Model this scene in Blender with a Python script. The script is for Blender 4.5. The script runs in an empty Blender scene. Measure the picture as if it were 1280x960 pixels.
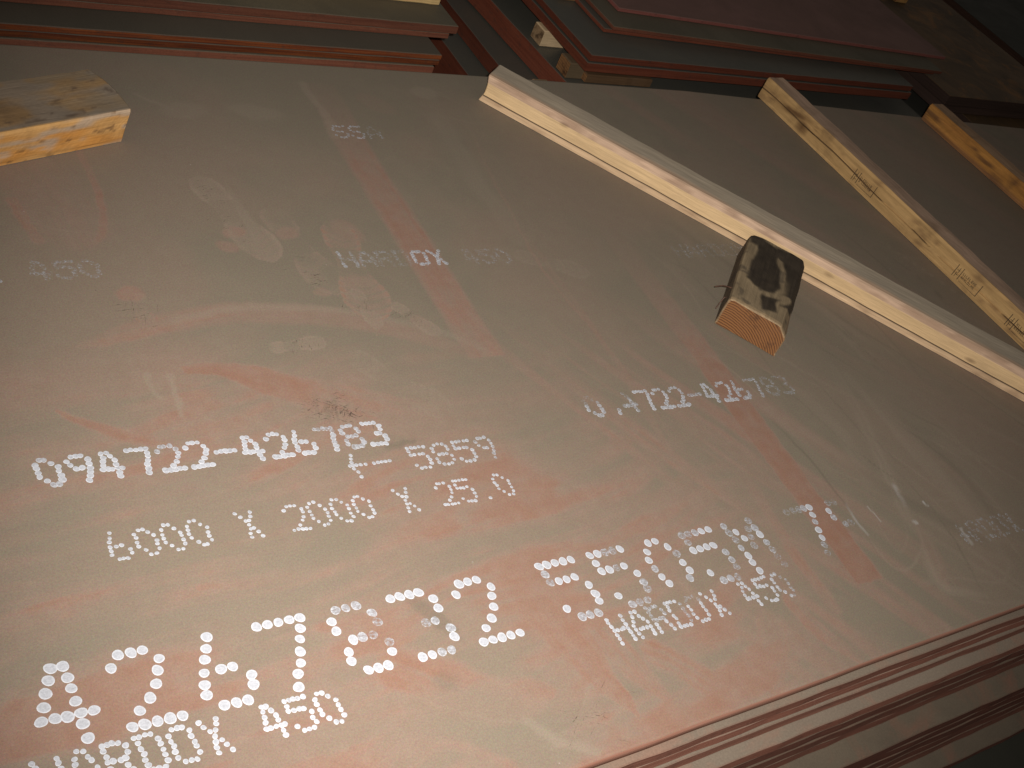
import bpy, bmesh, math, random
import numpy as np
from mathutils import Vector, Matrix, Euler

random.seed(7)
rng = np.random.default_rng(7)
scn = bpy.context.scene
COL = scn.collection

# ------------------------------------------------------------------ camera
CAM_LOC = Vector((0.0, 0.0, 1.5167))
CAM_ROT = Euler((0.844825, -0.360898, -0.504070), 'XYZ')
cd = bpy.data.cameras.new('camera')
cd.sensor_width = 36.0
cd.lens = 36.0 * 1453.32 / 1280.0
cd.clip_start = 0.02
cd.clip_end = 200.0
cam = bpy.data.objects.new('camera', cd)
cam.location = CAM_LOC
cam.rotation_euler = CAM_ROT
COL.objects.link(cam)
scn.camera = cam

# ------------------------------------------------------------------ light: dim hall, one flash beside the lens
world = bpy.data.worlds.new('World')
scn.world = world
world.use_nodes = True
bg = world.node_tree.nodes['Background']
bg.inputs[0].default_value = (1.0, 0.92, 0.80, 1)
bg.inputs[1].default_value = 0.064

ld = bpy.data.lights.new('camera_flash', 'SPOT')
ld.energy = 405.0
ld.color = (1.0, 0.983, 0.960)
ld.shadow_soft_size = 0.012
ld.spot_size = math.radians(74)
ld.spot_blend = 1.0
flash = bpy.data.objects.new('camera_flash', ld)
rm = CAM_ROT.to_matrix()
flash.location = CAM_LOC + rm @ Vector((0.055, 0.035, 0.0))
aim = Vector((1.40, 1.26, 0.0))
flash.rotation_euler = (aim - flash.location).to_track_quat('-Z', 'Y').to_euler()
COL.objects.link(flash)

vs = scn.view_settings
vs.view_transform = 'Standard'
vs.look = 'None'
vs.gamma = 1.0
vs.exposure = 0.0
vs.use_curve_mapping = False

# ------------------------------------------------------------------ helpers
def lin(r, g, b):
    f = lambda c: (c / 255.0) / 12.92 if c / 255.0 <= 0.04045 else ((c / 255.0 + 0.055) / 1.055) ** 2.4
    return (f(r), f(g), f(b), 1.0)

class NT:
    """tiny node builder"""
    def __init__(self, name):
        m = bpy.data.materials.new(name)
        m.use_nodes = True
        self.m = m
        self.t = m.node_tree
        self.t.nodes.clear()
        self.out = self.n('ShaderNodeOutputMaterial')
        self.b = self.n('ShaderNodeBsdfPrincipled')
        self.t.links.new(self.b.outputs[0], self.out.inputs[0])
        self.tc = self.n('ShaderNodeTexCoord')
    def n(self, k, **kw):
        x = self.t.nodes.new(k)
        for a, v in kw.items():
            setattr(x, a, v)
        return x
    def put(self, sock, v):
        if isinstance(v, bpy.types.NodeSocket):
            self.t.links.new(v, sock)
        else:
            sock.default_value = v
    def math(self, op, a, b=0.0, c=0.0, clamp=False):
        x = self.n('ShaderNodeMath', operation=op, use_clamp=clamp)
        self.put(x.inputs[0], a); self.put(x.inputs[1], b); self.put(x.inputs[2], c)
        return x.outputs[0]
    def mapr(self, v, a, b, c=0.0, d=1.0, smooth=False):
        x = self.n('ShaderNodeMapRange', clamp=True)
        if smooth: x.interpolation_type = 'SMOOTHSTEP'
        self.put(x.inputs[0], v)
        for i, q in enumerate((a, b, c, d)): self.put(x.inputs[i + 1], q)
        return x.outputs[0]
    def scale(self, vec, s, loc=(0, 0, 0), rot=(0, 0, 0)):
        x = self.n('ShaderNodeMapping')
        self.put(x.inputs[0], vec)
        x.inputs[1].default_value = loc
        x.inputs[2].default_value = rot
        x.inputs[3].default_value = s
        return x.outputs[0]
    def noise(self, vec, s=1.0, d=3.0, r=0.5, dist=0.0):
        x = self.n('ShaderNodeTexNoise')
        self.put(x.inputs['Vector'], vec)
        x.inputs['Scale'].default_value = s
        x.inputs['Detail'].default_value = d
        x.inputs['Roughness'].default_value = r
        x.inputs['Distortion'].default_value = dist
        return x.outputs[0]
    def mix(self, f, a, b, mode='MIX'):
        x = self.n('ShaderNodeMix', data_type='RGBA', blend_type=mode)
        self.put(x.inputs[0], f); self.put(x.inputs[6], a); self.put(x.inputs[7], b)
        return x.outputs[2]
    def attr(self, name, col=False):
        x = self.n('ShaderNodeAttribute', attribute_name=name)
        return x.outputs['Color'] if col else x.outputs['Fac']
    def sep(self, v):
        x = self.n('ShaderNodeSeparateXYZ')
        self.put(x.inputs[0], v)
        return x.outputs
    def bump(self, h, strength=0.3, dist=0.002):
        x = self.n('ShaderNodeBump')
        x.inputs['Strength'].default_value = strength
        x.inputs['Distance'].default_value = dist
        self.put(x.inputs['Height'], h)
        self.put(self.b.inputs['Normal'], x.outputs[0])
    def fin(self, col, rough=0.6, spec=0.3):
        self.put(self.b.inputs['Base Color'], col)
        self.put(self.b.inputs['Roughness'], rough)
        self.put(self.b.inputs['Specular IOR Level'], spec)
        return self.m

def tag(o, label=None, cat=None, group=None, kind=None):
    if label: o['label'] = label
    if cat: o['category'] = cat
    if group: o['group'] = group
    if kind: o['kind'] = kind
    return o

def link(name, me, mat, parent=None):
    o = bpy.data.objects.new(name, me)
    if mat: me.materials.append(mat)
    COL.objects.link(o)
    if parent: o.parent = parent
    return o

# value noise in numpy, for marks and wear with a shape of their own
def vnoise(x, y, seed=0):
    xi = np.floor(x).astype(np.int64); yi = np.floor(y).astype(np.int64)
    fx = x - xi; fy = y - yi
    fx = fx * fx * (3 - 2 * fx); fy = fy * fy * (3 - 2 * fy)
    def h(a, b):
        n = (a * 374761393 + b * 668265263 + seed * 974634211) & 0x7fffffff
        n = ((n ^ (n >> 13)) * 1274126177) & 0x7fffffff
        n = (n ^ (n >> 16)) & 0xffff
        return n / 65535.0
    return ((h(xi, yi) * (1 - fx) + h(xi + 1, yi) * fx) * (1 - fy)
            + (h(xi, yi + 1) * (1 - fx) + h(xi + 1, yi + 1) * fx) * fy)

def fbm(x, y, seed=0, oct=4, gain=0.5):
    s = 0; a = 1.0; t = 0
    for k in range(oct):
        s = s + a * vnoise(x * 2 ** k + 13.7 * k, y * 2 ** k - 7.1 * k, seed + k * 17)
        t += a; a *= gain
    return s / t

def sstep(a, b, v):
    t = np.clip((v - a) / (b - a), 0, 1)
    return t * t * (3 - 2 * t)

# ------------------------------------------------------------------ materials
def mat_marked_plate():
    k = NT('marked_plate_primer')
    P = k.tc.outputs['Object']
    nz = k.sep(k.n('ShaderNodeNewGeometry').outputs['Normal'])[2]
    big = k.noise(P, 2.3, 4, 0.6)
    mid = k.noise(P, 14, 5, 0.6, 0.4)
    fine = k.noise(P, 260, 3, 0.7)
    grit = k.noise(P, 700, 2, 0.6)
    olive = k.mix(k.mapr(big, 0.35, 0.65), (0.200, 0.165, 0.118, 1), (0.216, 0.177, 0.127, 1))
    olive = k.mix(k.mapr(mid, 0.3, 0.7), olive, (0.188, 0.159, 0.114, 1))
    rust = k.attr('rust')
    r2 = k.math('MULTIPLY', rust, k.mapr(mid, 0.25, 0.7, 0.72, 1.1))
    rn = k.mapr(k.noise(P, 34, 4, 0.65), 0.3, 0.7)
    rustc = k.mix(rn, (0.252, 0.162, 0.119, 1), (0.274, 0.186, 0.140, 1))
    deep = k.mix(rn, (0.248, 0.130, 0.086, 1), (0.268, 0.150, 0.104, 1))
    c = k.mix(k.mapr(r2, 0.0, 0.75), olive, rustc)
    c = k.mix(k.mapr(r2, 0.60, 1.05), c, deep)
    c = k.mix(k.attr('pale'), c, (0.275, 0.216, 0.160, 1))
    c = k.mix(k.attr('dark'), c, (0.125, 0.105, 0.075, 1))
    c = k.mix(k.attr('chalk'), c, (0.46, 0.43, 0.40, 1))
    v = k.n('ShaderNodeTexVoronoi')
    k.put(v.inputs['Vector'], P); v.inputs['Scale'].default_value = 26
    sp = k.math('MULTIPLY', k.mapr(v.outputs['Distance'], 0.02, 0.045, 1, 0), k.mapr(k.sep(v.outputs['Color'])[0], 0.90, 0.93))
    c = k.mix(k.math('MULTIPLY', sp, 0.55), c, k.mix(k.mapr(k.sep(v.outputs['Color'])[1], 0.45, 0.55), (0.07, 0.05, 0.035, 1), (0.45, 0.42, 0.38, 1)))
    f = k.math('ADD', k.math('MULTIPLY', k.mapr(fine, 0.3, 0.7), 0.16), k.math('MULTIPLY', k.mapr(grit, 0.3, 0.7), 0.16))
    c = k.mix(1.0, c, k.mapr(f, 0, 0.32, 0.80, 1.18), 'MULTIPLY')
    cn = k.n('ShaderNodeTexNoise')
    k.put(cn.inputs['Vector'], P); cn.inputs['Scale'].default_value = 420; cn.inputs['Detail'].default_value = 2
    c = k.mix(0.22, c, k.mix(1.0, c, k.mix(1.0, cn.outputs['Color'], (2, 2, 2, 1), 'MULTIPLY'), 'MULTIPLY'))
    e = k.noise(k.scale(P, (5, 60, 240)), 1, 4, 0.6)
    edge = k.mix(k.mapr(e, 0.35, 0.65), (0.34, 0.150, 0.100, 1), (0.46, 0.225, 0.155, 1))
    c = k.mix(k.mapr(nz, 0.3, 0.8), edge, c)
    k.bump(k.math('ADD', k.math('MULTIPLY', grit, 0.5), fine), 0.22, 0.0006)
    return k.fin(c, k.mapr(mid, 0.3, 0.7, 0.56, 0.68), 0.22)

def mat_plate(name, top, top2, edge, edge2, rough=0.55, spec=0.3, streak=0.0, rustc=(0.27, 0.14, 0.09, 1), rustamt=0.0):
    k = NT(name)
    P = k.tc.outputs['Object']
    nz = k.sep(k.n('ShaderNodeNewGeometry').outputs['Normal'])[2]
    ri = k.n('ShaderNodeObjectInfo').outputs['Random']
    off = k.n('ShaderNodeVectorMath', operation='ADD')
    k.put(off.inputs[0], P)
    cx = k.n('ShaderNodeCombineXYZ')
    k.put(cx.inputs[0], k.math('MULTIPLY', ri, 37)); k.put(cx.inputs[1], k.math('MULTIPLY', ri, 91))
    k.put(off.inputs[1], cx.outputs[0])
    Q = off.outputs[0]
    big = k.noise(Q, 3.0, 5, 0.65, 0.6)
    fine = k.noise(Q, 240, 3, 0.7)
    c = k.mix(k.mapr(big, 0.35, 0.65), top, top2)
    if rustamt > 0:
        c = k.mix(k.math('MULTIPLY', k.mapr(k.noise(Q, 5.5, 5, 0.65, 1.2), 0.52, 0.68), rustamt), c, rustc)
    e1 = k.noise(k.scale(Q, (4, 4, 160)), 1, 4, 0.65)
    e2 = k.noise(k.scale(Q, (30, 30, 60)), 1, 4, 0.7)
    ed = k.mix(k.mapr(e1, 0.35, 0.65), edge, edge2)
    ed = k.mix(k.mapr(e2, 0.56, 0.72, 0, 0.5), ed, (0.05, 0.032, 0.024, 1))
    ed = k.mix(1.0, ed, k.mapr(ri, 0, 1, 0.75, 1.2), 'MULTIPLY')
    c = k.mix(k.mapr(nz, 0.3, 0.8), ed, c)
    c = k.mix(1.0, c, k.mapr(fine, 0.3, 0.7, 0.86, 1.13), 'MULTIPLY')
    k.bump(k.math('ADD', fine, k.math('MULTIPLY', e1, 0.7)), 0.3, 0.0008)
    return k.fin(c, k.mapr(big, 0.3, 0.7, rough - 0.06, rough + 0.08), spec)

def mat_wood(name, endc=(0.33, 0.16, 0.06, 1), endd=(0.10, 0.045, 0.02, 1), seed=0.0, grain=0.35, dirt=0.25, dirtc=(0.10, 0.065, 0.04, 1), pith=(-0.05, -0.06), rings=130.0, rough=0.72):
    k = NT(name)
    P = k.tc.outputs['Object']
    N = k.sep(k.tc.outputs['Normal'])
    Q = k.scale(P, (1, 1, 1), (seed, seed * 0.37, seed * 0.11))
    base = k.attr('tone', True)
    g1 = k.noise(k.scale(Q, (3, 90, 90)), 1, 5, 0.62, 0.5)
    g2 = k.noise(k.scale(Q, (14, 420, 420)), 1, 3, 0.6)
    g3 = k.noise(Q, 9, 4, 0.6, 0.4)
    c = k.mix(1.0, base, k.mapr(g1, 0.3, 0.7, 1 - grain, 1 + 0.55 * grain), 'MULTIPLY')
    c = k.mix(1.0, c, k.mapr(g2, 0.3, 0.7, 0.86, 1.12), 'MULTIPLY')
    c = k.mix(k.mapr(g3, 0.52, 0.74, 0, dirt), c, dirtc)
    # small knots and bruises
    v = k.n('ShaderNodeTexVoronoi')
    k.put(v.inputs['Vector'], k.scale(Q, (7, 17, 17))); v.inputs['Scale'].default_value = 1.0
    kn = k.math('MULTIPLY', k.mapr(v.outputs['Distance'], 0.06, 0.16, 1, 0), k.mapr(k.sep(v.outputs['Color'])[0], 0.72, 0.78))
    c = k.mix(k.math('MULTIPLY', kn, 0.6), c, (0.12, 0.06, 0.03, 1))
    # sawn ends: growth rings
    s = k.sep(P)
    dy = k.math('SUBTRACT', s[1], pith[0]); dz = k.math('SUBTRACT', s[2], pith[1])
    rad = k.math('SQRT', k.math('ADD', k.math('MULTIPLY', dy, dy), k.math('MULTIPLY', dz, dz)))
    rad = k.math('ADD', rad, k.math('MULTIPLY', k.noise(P, 18, 3, 0.6), 0.012))
    w = k.math('SINE', k.math('MULTIPLY', rad, rings * 6.283))
    er = k.mix(k.mapr(w, -0.4, 0.9), endc, endd)
    er = k.mix(k.mapr(k.noise(P, 60, 4, 0.7), 0.42, 0.72, 0, 0.6), er, (0.16, 0.07, 0.03, 1))
    er = k.mix(k.mapr(k.noise(P, 24, 4, 0.6), 0.55, 0.68, 0, 0.75), er, (0.045, 0.022, 0.012, 1))
    c = k.mix(k.mapr(k.math('ABSOLUTE', N[0]), 0.75, 0.92), c, er)
    k.bump(k.math('ADD', g1, k.math('MULTIPLY', g2, 0.6)), 0.35, 0.0015)
    return k.fin(c, rough, 0.2)

def mat_paint(name='white_marking_paint', flat=None):
    k = NT(name)
    P = k.tc.outputs['Object']
    wear = k.attr('wear')
    rad = k.attr('rad')
    n1 = k.noise(k.scale(P, (1, 1, 1), (0, 0, 0), (0, 0, 0.6)), 190, 4, 0.62, 0.3)
    n2 = k.noise(k.scale(P, (60, 420, 1), (0, 0, 0), (0, 0, 0.5)), 1, 3, 0.55)
    n = k.math('ADD', k.math('MULTIPLY', n1, 0.62), k.math('MULTIPLY', n2, 0.38))
    nn = k.mapr(n, 0.36, 0.64, -0.5, 0.5)
    amp = k.mapr(wear, 0.0, 0.5, 0.10, 1.0)
    a = k.math('ADD', k.math('SUBTRACT', 1.06, wear), k.math('MULTIPLY', nn, amp))
    a = k.math('MULTIPLY', k.math('POWER', k.math('MAXIMUM', k.math('MINIMUM', a, 1.0), 0.0), 1.35), 0.97)
    g = k.noise(P, 420, 3, 0.6)
    sc = k.noise(k.scale(P, (90, 700, 1), (0, 0, 0), (0, 0, 1.0)), 1, 3, 0.6)
    c = k.mix(k.mapr(g, 0.3, 0.7), (0.42, 0.418, 0.440, 1), (0.53, 0.528, 0.552, 1))
    c = k.mix(k.mapr(sc, 0.58, 0.72, 0, 0.5), c, (0.30, 0.28, 0.27, 1))
    c = k.mix(k.mapr(rad, 0.70, 0.97, 0, 0.75), c, (0.68, 0.68, 0.705, 1))
    if flat: c = flat
    k.fin(c, 0.6, 0.25)
    tr = k.n('ShaderNodeBsdfTransparent')
    ms = k.n('ShaderNodeMixShader')
    k.put(ms.inputs[0], a)
    k.t.links.new(tr.outputs[0], ms.inputs[1]); k.t.links.new(k.b.outputs[0], ms.inputs[2])
    k.t.links.new(ms.outputs[0], k.out.inputs[0])
    return k.m

def mat_flat(name, col, rough=0.7, spec=0.2, ns=40.0, amt=0.25):
    k = NT(name)
    n = k.noise(k.tc.outputs['Object'], ns, 4, 0.6)
    c = k.mix(1.0, col, k.mapr(n, 0.3, 0.7, 1 - amt, 1 + amt), 'MULTIPLY')
    return k.fin(c, rough, spec)

M_MARK = mat_marked_plate()
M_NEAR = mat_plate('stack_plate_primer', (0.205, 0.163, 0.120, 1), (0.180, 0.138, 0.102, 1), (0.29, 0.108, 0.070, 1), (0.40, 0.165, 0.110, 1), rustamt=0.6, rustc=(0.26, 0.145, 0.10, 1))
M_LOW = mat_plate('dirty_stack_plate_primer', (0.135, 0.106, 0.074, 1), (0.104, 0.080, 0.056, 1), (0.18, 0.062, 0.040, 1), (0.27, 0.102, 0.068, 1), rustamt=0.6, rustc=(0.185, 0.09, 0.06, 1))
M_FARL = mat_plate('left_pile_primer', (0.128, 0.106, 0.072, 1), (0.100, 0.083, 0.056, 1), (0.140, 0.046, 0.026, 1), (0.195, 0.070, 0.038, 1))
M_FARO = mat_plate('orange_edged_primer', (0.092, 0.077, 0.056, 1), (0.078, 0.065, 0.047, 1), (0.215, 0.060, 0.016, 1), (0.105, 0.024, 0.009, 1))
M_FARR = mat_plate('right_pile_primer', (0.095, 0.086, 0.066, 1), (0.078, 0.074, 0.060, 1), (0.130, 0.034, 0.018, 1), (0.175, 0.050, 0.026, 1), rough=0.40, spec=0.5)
M_PINK = mat_plate('pink_primer', (0.215, 0.112, 0.092, 1), (0.170, 0.094, 0.076, 1), (0.30, 0.105, 0.085, 1), (0.25, 0.08, 0.06, 1))
M_BROWN = mat_plate('brown_rusty_plate', (0.150, 0.085, 0.038, 1), (0.075, 0.050, 0.030, 1), (0.05, 0.03, 0.022, 1), (0.07, 0.04, 0.03, 1), rustamt=0.8, rustc=(0.25, 0.115, 0.035, 1))
M_VDARK = mat_plate('very_dark_plate', (0.036, 0.033, 0.024, 1), (0.026, 0.025, 0.018, 1), (0.06, 0.03, 0.02, 1), (0.09, 0.045, 0.03, 1))  # near-black plate tops with dark brown edges
M_PAINT = mat_paint()
M_SCUFF = mat_paint('dark_scuff', (0.075, 0.055, 0.040, 1))
M_INK = mat_flat('stamp_ink', (0.055, 0.040, 0.028, 1), 0.8, 0.1, 300, 0.4)
M_NAIL = mat_flat('rusty_nail', (0.09, 0.045, 0.028, 1), 0.6, 0.4, 200, 0.4)
M_FLOOR = mat_flat('dark_concrete', (0.045, 0.040, 0.030, 1), 0.85, 0.2, 6, 0.35)

# ------------------------------------------------------------------ the hall floor
FLOOR_Z = -0.5735
me = bpy.data.meshes.new('floor')
me.from_pydata([(-12, -6, FLOOR_Z), (26, -6, FLOOR_Z), (26, 30, FLOOR_Z), (-12, 30, FLOOR_Z)], [], [(0, 1, 2, 3)])
tag(link('floor', me, M_FLOOR), kind='structure')

# ------------------------------------------------------------------ steel plates
def slab_mesh(name, poly, z, t, ch=0.0022, step=0.06, rough_e=0.0012, seed=0):
    """flame-cut plate: polygon outline (ccw, xy), top at z, thickness t, worn arrises and slightly uneven cut sides"""
    r = random.Random(seed)
    ring = []
    n = len(poly)
    for i in range(n):
        a = Vector(poly[i]); b = Vector(poly[(i + 1) % n])
        d = (b - a); L = d.length; d /= L
        nn = Vector((d.y, -d.x))
        m = max(1, int(L / step))
        for j in range(m):
            w = r.uniform(-rough_e, rough_e) if j else 0
            ring.append((a + d * (L * j / m) + nn * w, nn))
    k = len(ring)
    vs_, fs = [], []
    def corner_in(i, e):
        p, nn = ring[i]
        pn = ring[i - 1][1]
        v = (nn + pn)
        v = v / max(v.length, 1e-6)
        c = max(0.5, v.dot(nn))
        return p - v * (e / c)
    levels = [(ch, 0), (0, ch), (0, t - ch), (ch, t)]
    for e, dz in levels:
        for i in range(k):
            p = corner_in(i, e)
            vs_.append((p.x, p.y, z - dz))
    for l in range(3):
        for i in range(k):
            j = (i + 1) % k
            fs.append((l * k + i, (l + 1) * k + i, (l + 1) * k + j, l * k + j))
    fs.append(tuple(range(k)))
    fs.append(tuple(range(3 * k, 4 * k))[::-1])
    me = bpy.data.meshes.new(name)
    me.from_pydata(vs_, [], fs)
    me.update()
    return me

def plate(name, poly, z, t, mat, label, group=None, seed=0, **kw):
    c = sum((Vector(p) for p in poly), Vector((0, 0))) / len(poly)
    pl = [(p[0] - c.x, p[1] - c.y) for p in poly]
    me = slab_mesh(name, pl, 0, t, seed=seed, **kw)
    o = link(name, me, mat)
    o.location = (c.x, c.y, z)
    tag(o, label, 'steel plate', group)
    return o

# --- the marked top plate: fine sheet of vertices that carries its stains
X0, X1 = -1.20, 4.80
def near_y(x): return 0.5130 + (x - 1.06) * 0.0128
def far_y(x):
    return 2.515 + 0.013 * min(1.0, max(0.0, (x - 0.6) / 1.4)) - 0.056 * max(0.0, x - 2.75)
def build_top_plate():
    xs = np.concatenate([np.arange(X0, 0.2, 0.05), np.arange(0.2, 2.15, 0.0034), np.arange(2.15, 3.0, 0.0055), np.arange(3.0, X1 - .001, 0.014), [X1]])
    ny = 561
    ts = np.linspace(0, 1, ny)
    ch = 0.0022
    yn = np.array([near_y(x) for x in xs]); yf = np.array([far_y(x) for x in xs])
    wob = (vnoise(xs * 9, xs * 0, 3) - .5) * 0.0016
    yn = yn + wob
    nx = len(xs)
    X = np.repeat(xs[None, :], ny, 0)
    Y = (yn + ch)[None, :] * (1 - ts[:, None]) + (yf - ch)[None, :] * ts[:, None]
    Z = np.zeros_like(X)
    X[:, 0] += ch; X[:, -1] -= ch
    top = np.stack([X, Y, Z], -1).reshape(-1, 3)
    idx = np.arange(nx * ny).reshape(ny, nx)
    f = np.stack([idx[:-1, :-1], idx[:-1, 1:], idx[1:, 1:], idx[1:, :-1]], -1).reshape(-1, 4)
    # rim ring
    per = list(idx[0, :]) + list(idx[1:, -1]) + list(idx[-1, ::-1][1:]) + list(idx[::-1, 0][1:-1])
    per = np.array(per)
    P = top[per].copy()
    col = per % nx; row = per // nx
    out = P.copy()
    out[row == 0, 1] -= ch; out[row == ny - 1, 1] += ch; out[col == 0, 0] -= ch; out[col == nx - 1, 0] += ch
    k = len(per); base = nx * ny
    rings = [out + [0, 0, -ch], out + [0, 0, -0.0285 + ch], P + [0, 0, -0.0285]]
    V = np.concatenate([top] + rings)
    ids = [per] + [base + k * i + np.arange(k) for i in range(3)]
    fr = []
    for a, b in zip(ids[:-1], ids[1:]):
        fr.append(np.stack([a, b, np.roll(b, -1), np.roll(a, -1)], -1))
    F = np.concatenate([f] + fr)
    me = bpy.data.meshes.new('marked_steel_plate')
    nv, nf = len(V), len(F)
    me.vertices.add(nv); me.vertices.foreach_set('co', V.astype(np.float32).ravel())
    me.loops.add(nf * 4); me.loops.foreach_set('vertex_index', F.astype(np.int32).ravel())
    me.polygons.add(nf)
    me.polygons.foreach_set('loop_start', np.arange(0, nf * 4, 4, dtype=np.int32))
    try: me.polygons.foreach_set('loop_total', np.full(nf, 4, np.int32))
    except Exception: pass
    me.update(calc_edges=True)
    return me, V

plate_me, PV = build_top_plate()
px, py = PV[:, 0], PV[:, 1]
# warped coordinates so that every mark has a frayed outline
wx = px + (fbm(px * 14, py * 14, 5) - .5) * 0.028 + (fbm(px * 70, py * 70, 6, 2) - .5) * 0.010
wy = py + (fbm(px * 14, py * 14, 8) - .5) * 0.028 + (fbm(px * 70, py * 70, 9, 2) - .5) * 0.010

def smooth_path(pts, vals):
    """Catmull-Rom through the points so that rubbed lines curve"""
    if len(pts) < 3: return pts, vals
    P = [pts[0]] + list(pts) + [pts[-1]]
    op, ov = [], []
    for i in range(1, len(P) - 2):
        p0, p1, p2, p3 = P[i - 1], P[i], P[i + 1], P[i + 2]
        for q in range(5):
            u = q / 5
            op.append(tuple(.5 * (2 * p1[k] + (p2[k] - p0[k]) * u + (2 * p0[k] - 5 * p1[k] + 4 * p2[k] - p3[k]) * u * u + (3 * p1[k] - p0[k] - 3 * p2[k] + p3[k]) * u ** 3) for k in (0, 1)))
            ov.append(tuple(a * (1 - u) + b * u for a, b in zip(vals[i - 1], vals[i])))
    op.append(pts[-1]); ov.append(vals[-1])
    return op, ov

def stroke(pts, hw, s=1.0, soft=0.35, streak=0.0, warp=1.0, seed=1, straight=False):
    """mask of a rubbed stroke: polyline pts, half widths hw (m), strength s (number or per point)"""
    n = len(pts)
    hw = list(hw) if isinstance(hw, (list, tuple)) else [hw] * n
    ss = list(s) if isinstance(s, (list, tuple)) else [s] * n
    vals = list(zip(hw, ss))
    if not straight: pts, vals = smooth_path(pts, vals)
    n = len(pts)
    pad = max(v[0] for v in vals) * 1.7 + .05
    m = np.zeros_like(px)
    sel = np.nonzero((px > min(p[0] for p in pts) - pad) & (px < max(p[0] for p in pts) + pad) & (py > min(p[1] for p in pts) - pad) & (py < max(p[1] for p in pts) + pad))[0]
    if not len(sel): return m
    X = px[sel] + (wx[sel] - px[sel]) * warp; Y = py[sel] + (wy[sel] - py[sel]) * warp
    acc = 0.0
    best = np.zeros(len(sel)); bd = np.full(len(sel), 1e9); bu = np.zeros(len(sel)); bl = np.zeros(len(sel))
    for i in range(n - 1):
        ax, ay = pts[i]; bx_, by_ = pts[i + 1]
        dx, dy = bx_ - ax, by_ - ay
        L = max(math.hypot(dx, dy), 1e-6)
        t = ((X - ax) * dx + (Y - ay) * dy) / (L * L)
        lo = -.0 if i else (-1e-9); tc = np.clip(t, 0, 1)
        u = (-(X - ax) * dy + (Y - ay) * dx) / L
        d = np.hypot(X - ax - tc * dx, Y - ay - tc * dy)
        w = vals[i][0] * (1 - tc) + vals[i + 1][0] * tc
        st = vals[i][1] * (1 - tc) + vals[i + 1][1] * tc
        q = (1 - sstep(1 - soft, 1 + soft, d / np.maximum(w, 1e-4))) * st
        if straight and i == 0: q = q * sstep(-.004, .004, t * L)
        if straight and i == n - 2: q = q * sstep(-.004, .004, (1 - t) * L)
        best = np.maximum(best, q)
        near = d < bd
        bd = np.where(near, d, bd); bu = np.where(near, u, bu); bl = np.where(near, acc + tc * L, bl)
        acc += L
    if streak:
        best = best * (1 - streak + streak * 1.7 * fbm(bu * 110 + 3.1 * seed, bl * 3, seed + 31, 3))
    m[sel] = np.clip(best, 0, 1)
    return m

def blob(p, a, b, ang, s=1.0, soft=0.3, warp=0.7):
    X = px + (wx - px) * warp; Y = py + (wy - py) * warp
    c, q = math.cos(math.radians(ang)), math.sin(math.radians(ang))
    u = ((X - p[0]) * c + (Y - p[1]) * q) / a; v = (-(X - p[0]) * q + (Y - p[1]) * c) / b
    return s * (1 - sstep(1 - soft, 1 + soft, np.hypot(u, v)))

rust = np.zeros_like(px); pale = np.zeros_like(px); dark = np.zeros_like(px); chalk = np.zeros_like(px)
def R_(m):
    global rust; rust = np.maximum(rust, m)
def P_(m):
    global pale; pale = np.maximum(pale, m)
def D_(m):
    global dark; dark = np.maximum(dark, m)
def K_(m):
    global chalk; chalk = np.maximum(chalk, m)

# broad rubbed primer over the near left part, in sweeping streaks
zone = sstep(1.85, 1.10, py + 0.36 * (fbm(px * 3, py * 3, 40) - .5) + 0.14 * np.maximum(px - 1.0, 0)) * sstep(2.2, 1.35, px)
bend = 0.30 * fbm(px * 1.6, py * 1.6, 44, 3)
sa = fbm(px * 1.5 + 2 * bend, (py + bend) * 13 - 2.0 * px, 41, 5, .6)
sb = fbm(px * 2.6 - 1.5 * bend, (py + .6 * bend) * 42 - 5.0 * px, 42, 4, .6)
sc_ = fbm(px * 6, py * 6, 43, 4)
field = sstep(0.39, 0.62, 0.45 * sa + 0.25 * sb + 0.30 * sc_)
R_(zone * (0.26 + 0.66 * field))
st2 = fbm((px * .80 - py * .6) * 1.4 + 3, (px * .6 + py * .80) * 2, 51, 3)
st3 = fbm((px * .87 + py * .5) * 24 + 2 * st2, (py * .87 - px * .5) * 1.6, 52, 4)
R_(0.70 * sstep(0.38, 0.72, st3) * sstep(1.15, 1.5, px) * sstep(2.45, 1.9, px) * sstep(1.75, 1.2, py))
R_(0.10 + 0.22 * sstep(0.42, 0.7, fbm(px * 3, py * 3, 60, 4)))
R_(0.46 * sstep(0.38, 0.72, fbm((px * .87 + py * .5) * 9, (py * .87 - px * .5) * 1.2, 62, 4)) * sstep(1.9, 2.6, px))
# marks of battens that once lay here
R_(stroke([(1.3754, 2.4327), (1.3742, 2.3386), (1.3642, 2.1995), (1.3627, 2.0109), (1.3638, 1.6874), (1.3659, 1.4041)], 0.048, [.2, .3, .58, .76, .82, .74], .22, .25, .35, 3, True))
P_(stroke([(1.3394, 2.4218), (1.3342, 2.3004), (1.3253, 2.1908)], 0.012, .35, .5))
R_(stroke([(1.9938, 2.4293), (1.9739, 1.9431), (1.9600, 1.6503), (1.9592, 1.4141), (1.9564, 1.3039), (1.9398, 1.0547), (1.9381, 0.8858), (1.9337, 0.6768)], 0.042, [.1, .2, .34, .66, .95, .97, .94, 1], .18, .18, .4, 4, True))
R_(stroke([(1.7685, 2.4171), (1.7438, 1.9761), (1.7388, 1.5461), (1.7131, 1.1819), (1.7053, 0.8878)], 0.05, [.14, .25, .3, .3, .25], .5, .6, .6, 5))
R_(stroke([(1.7492, 2.2199), (1.6692, 1.7248), (1.6879, 1.4726), (1.6939, 1.2986), (1.6945, 1.0898)], 0.006, [.3, .6, .68, .6, .3], .6, .3, .6, 6))
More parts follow.
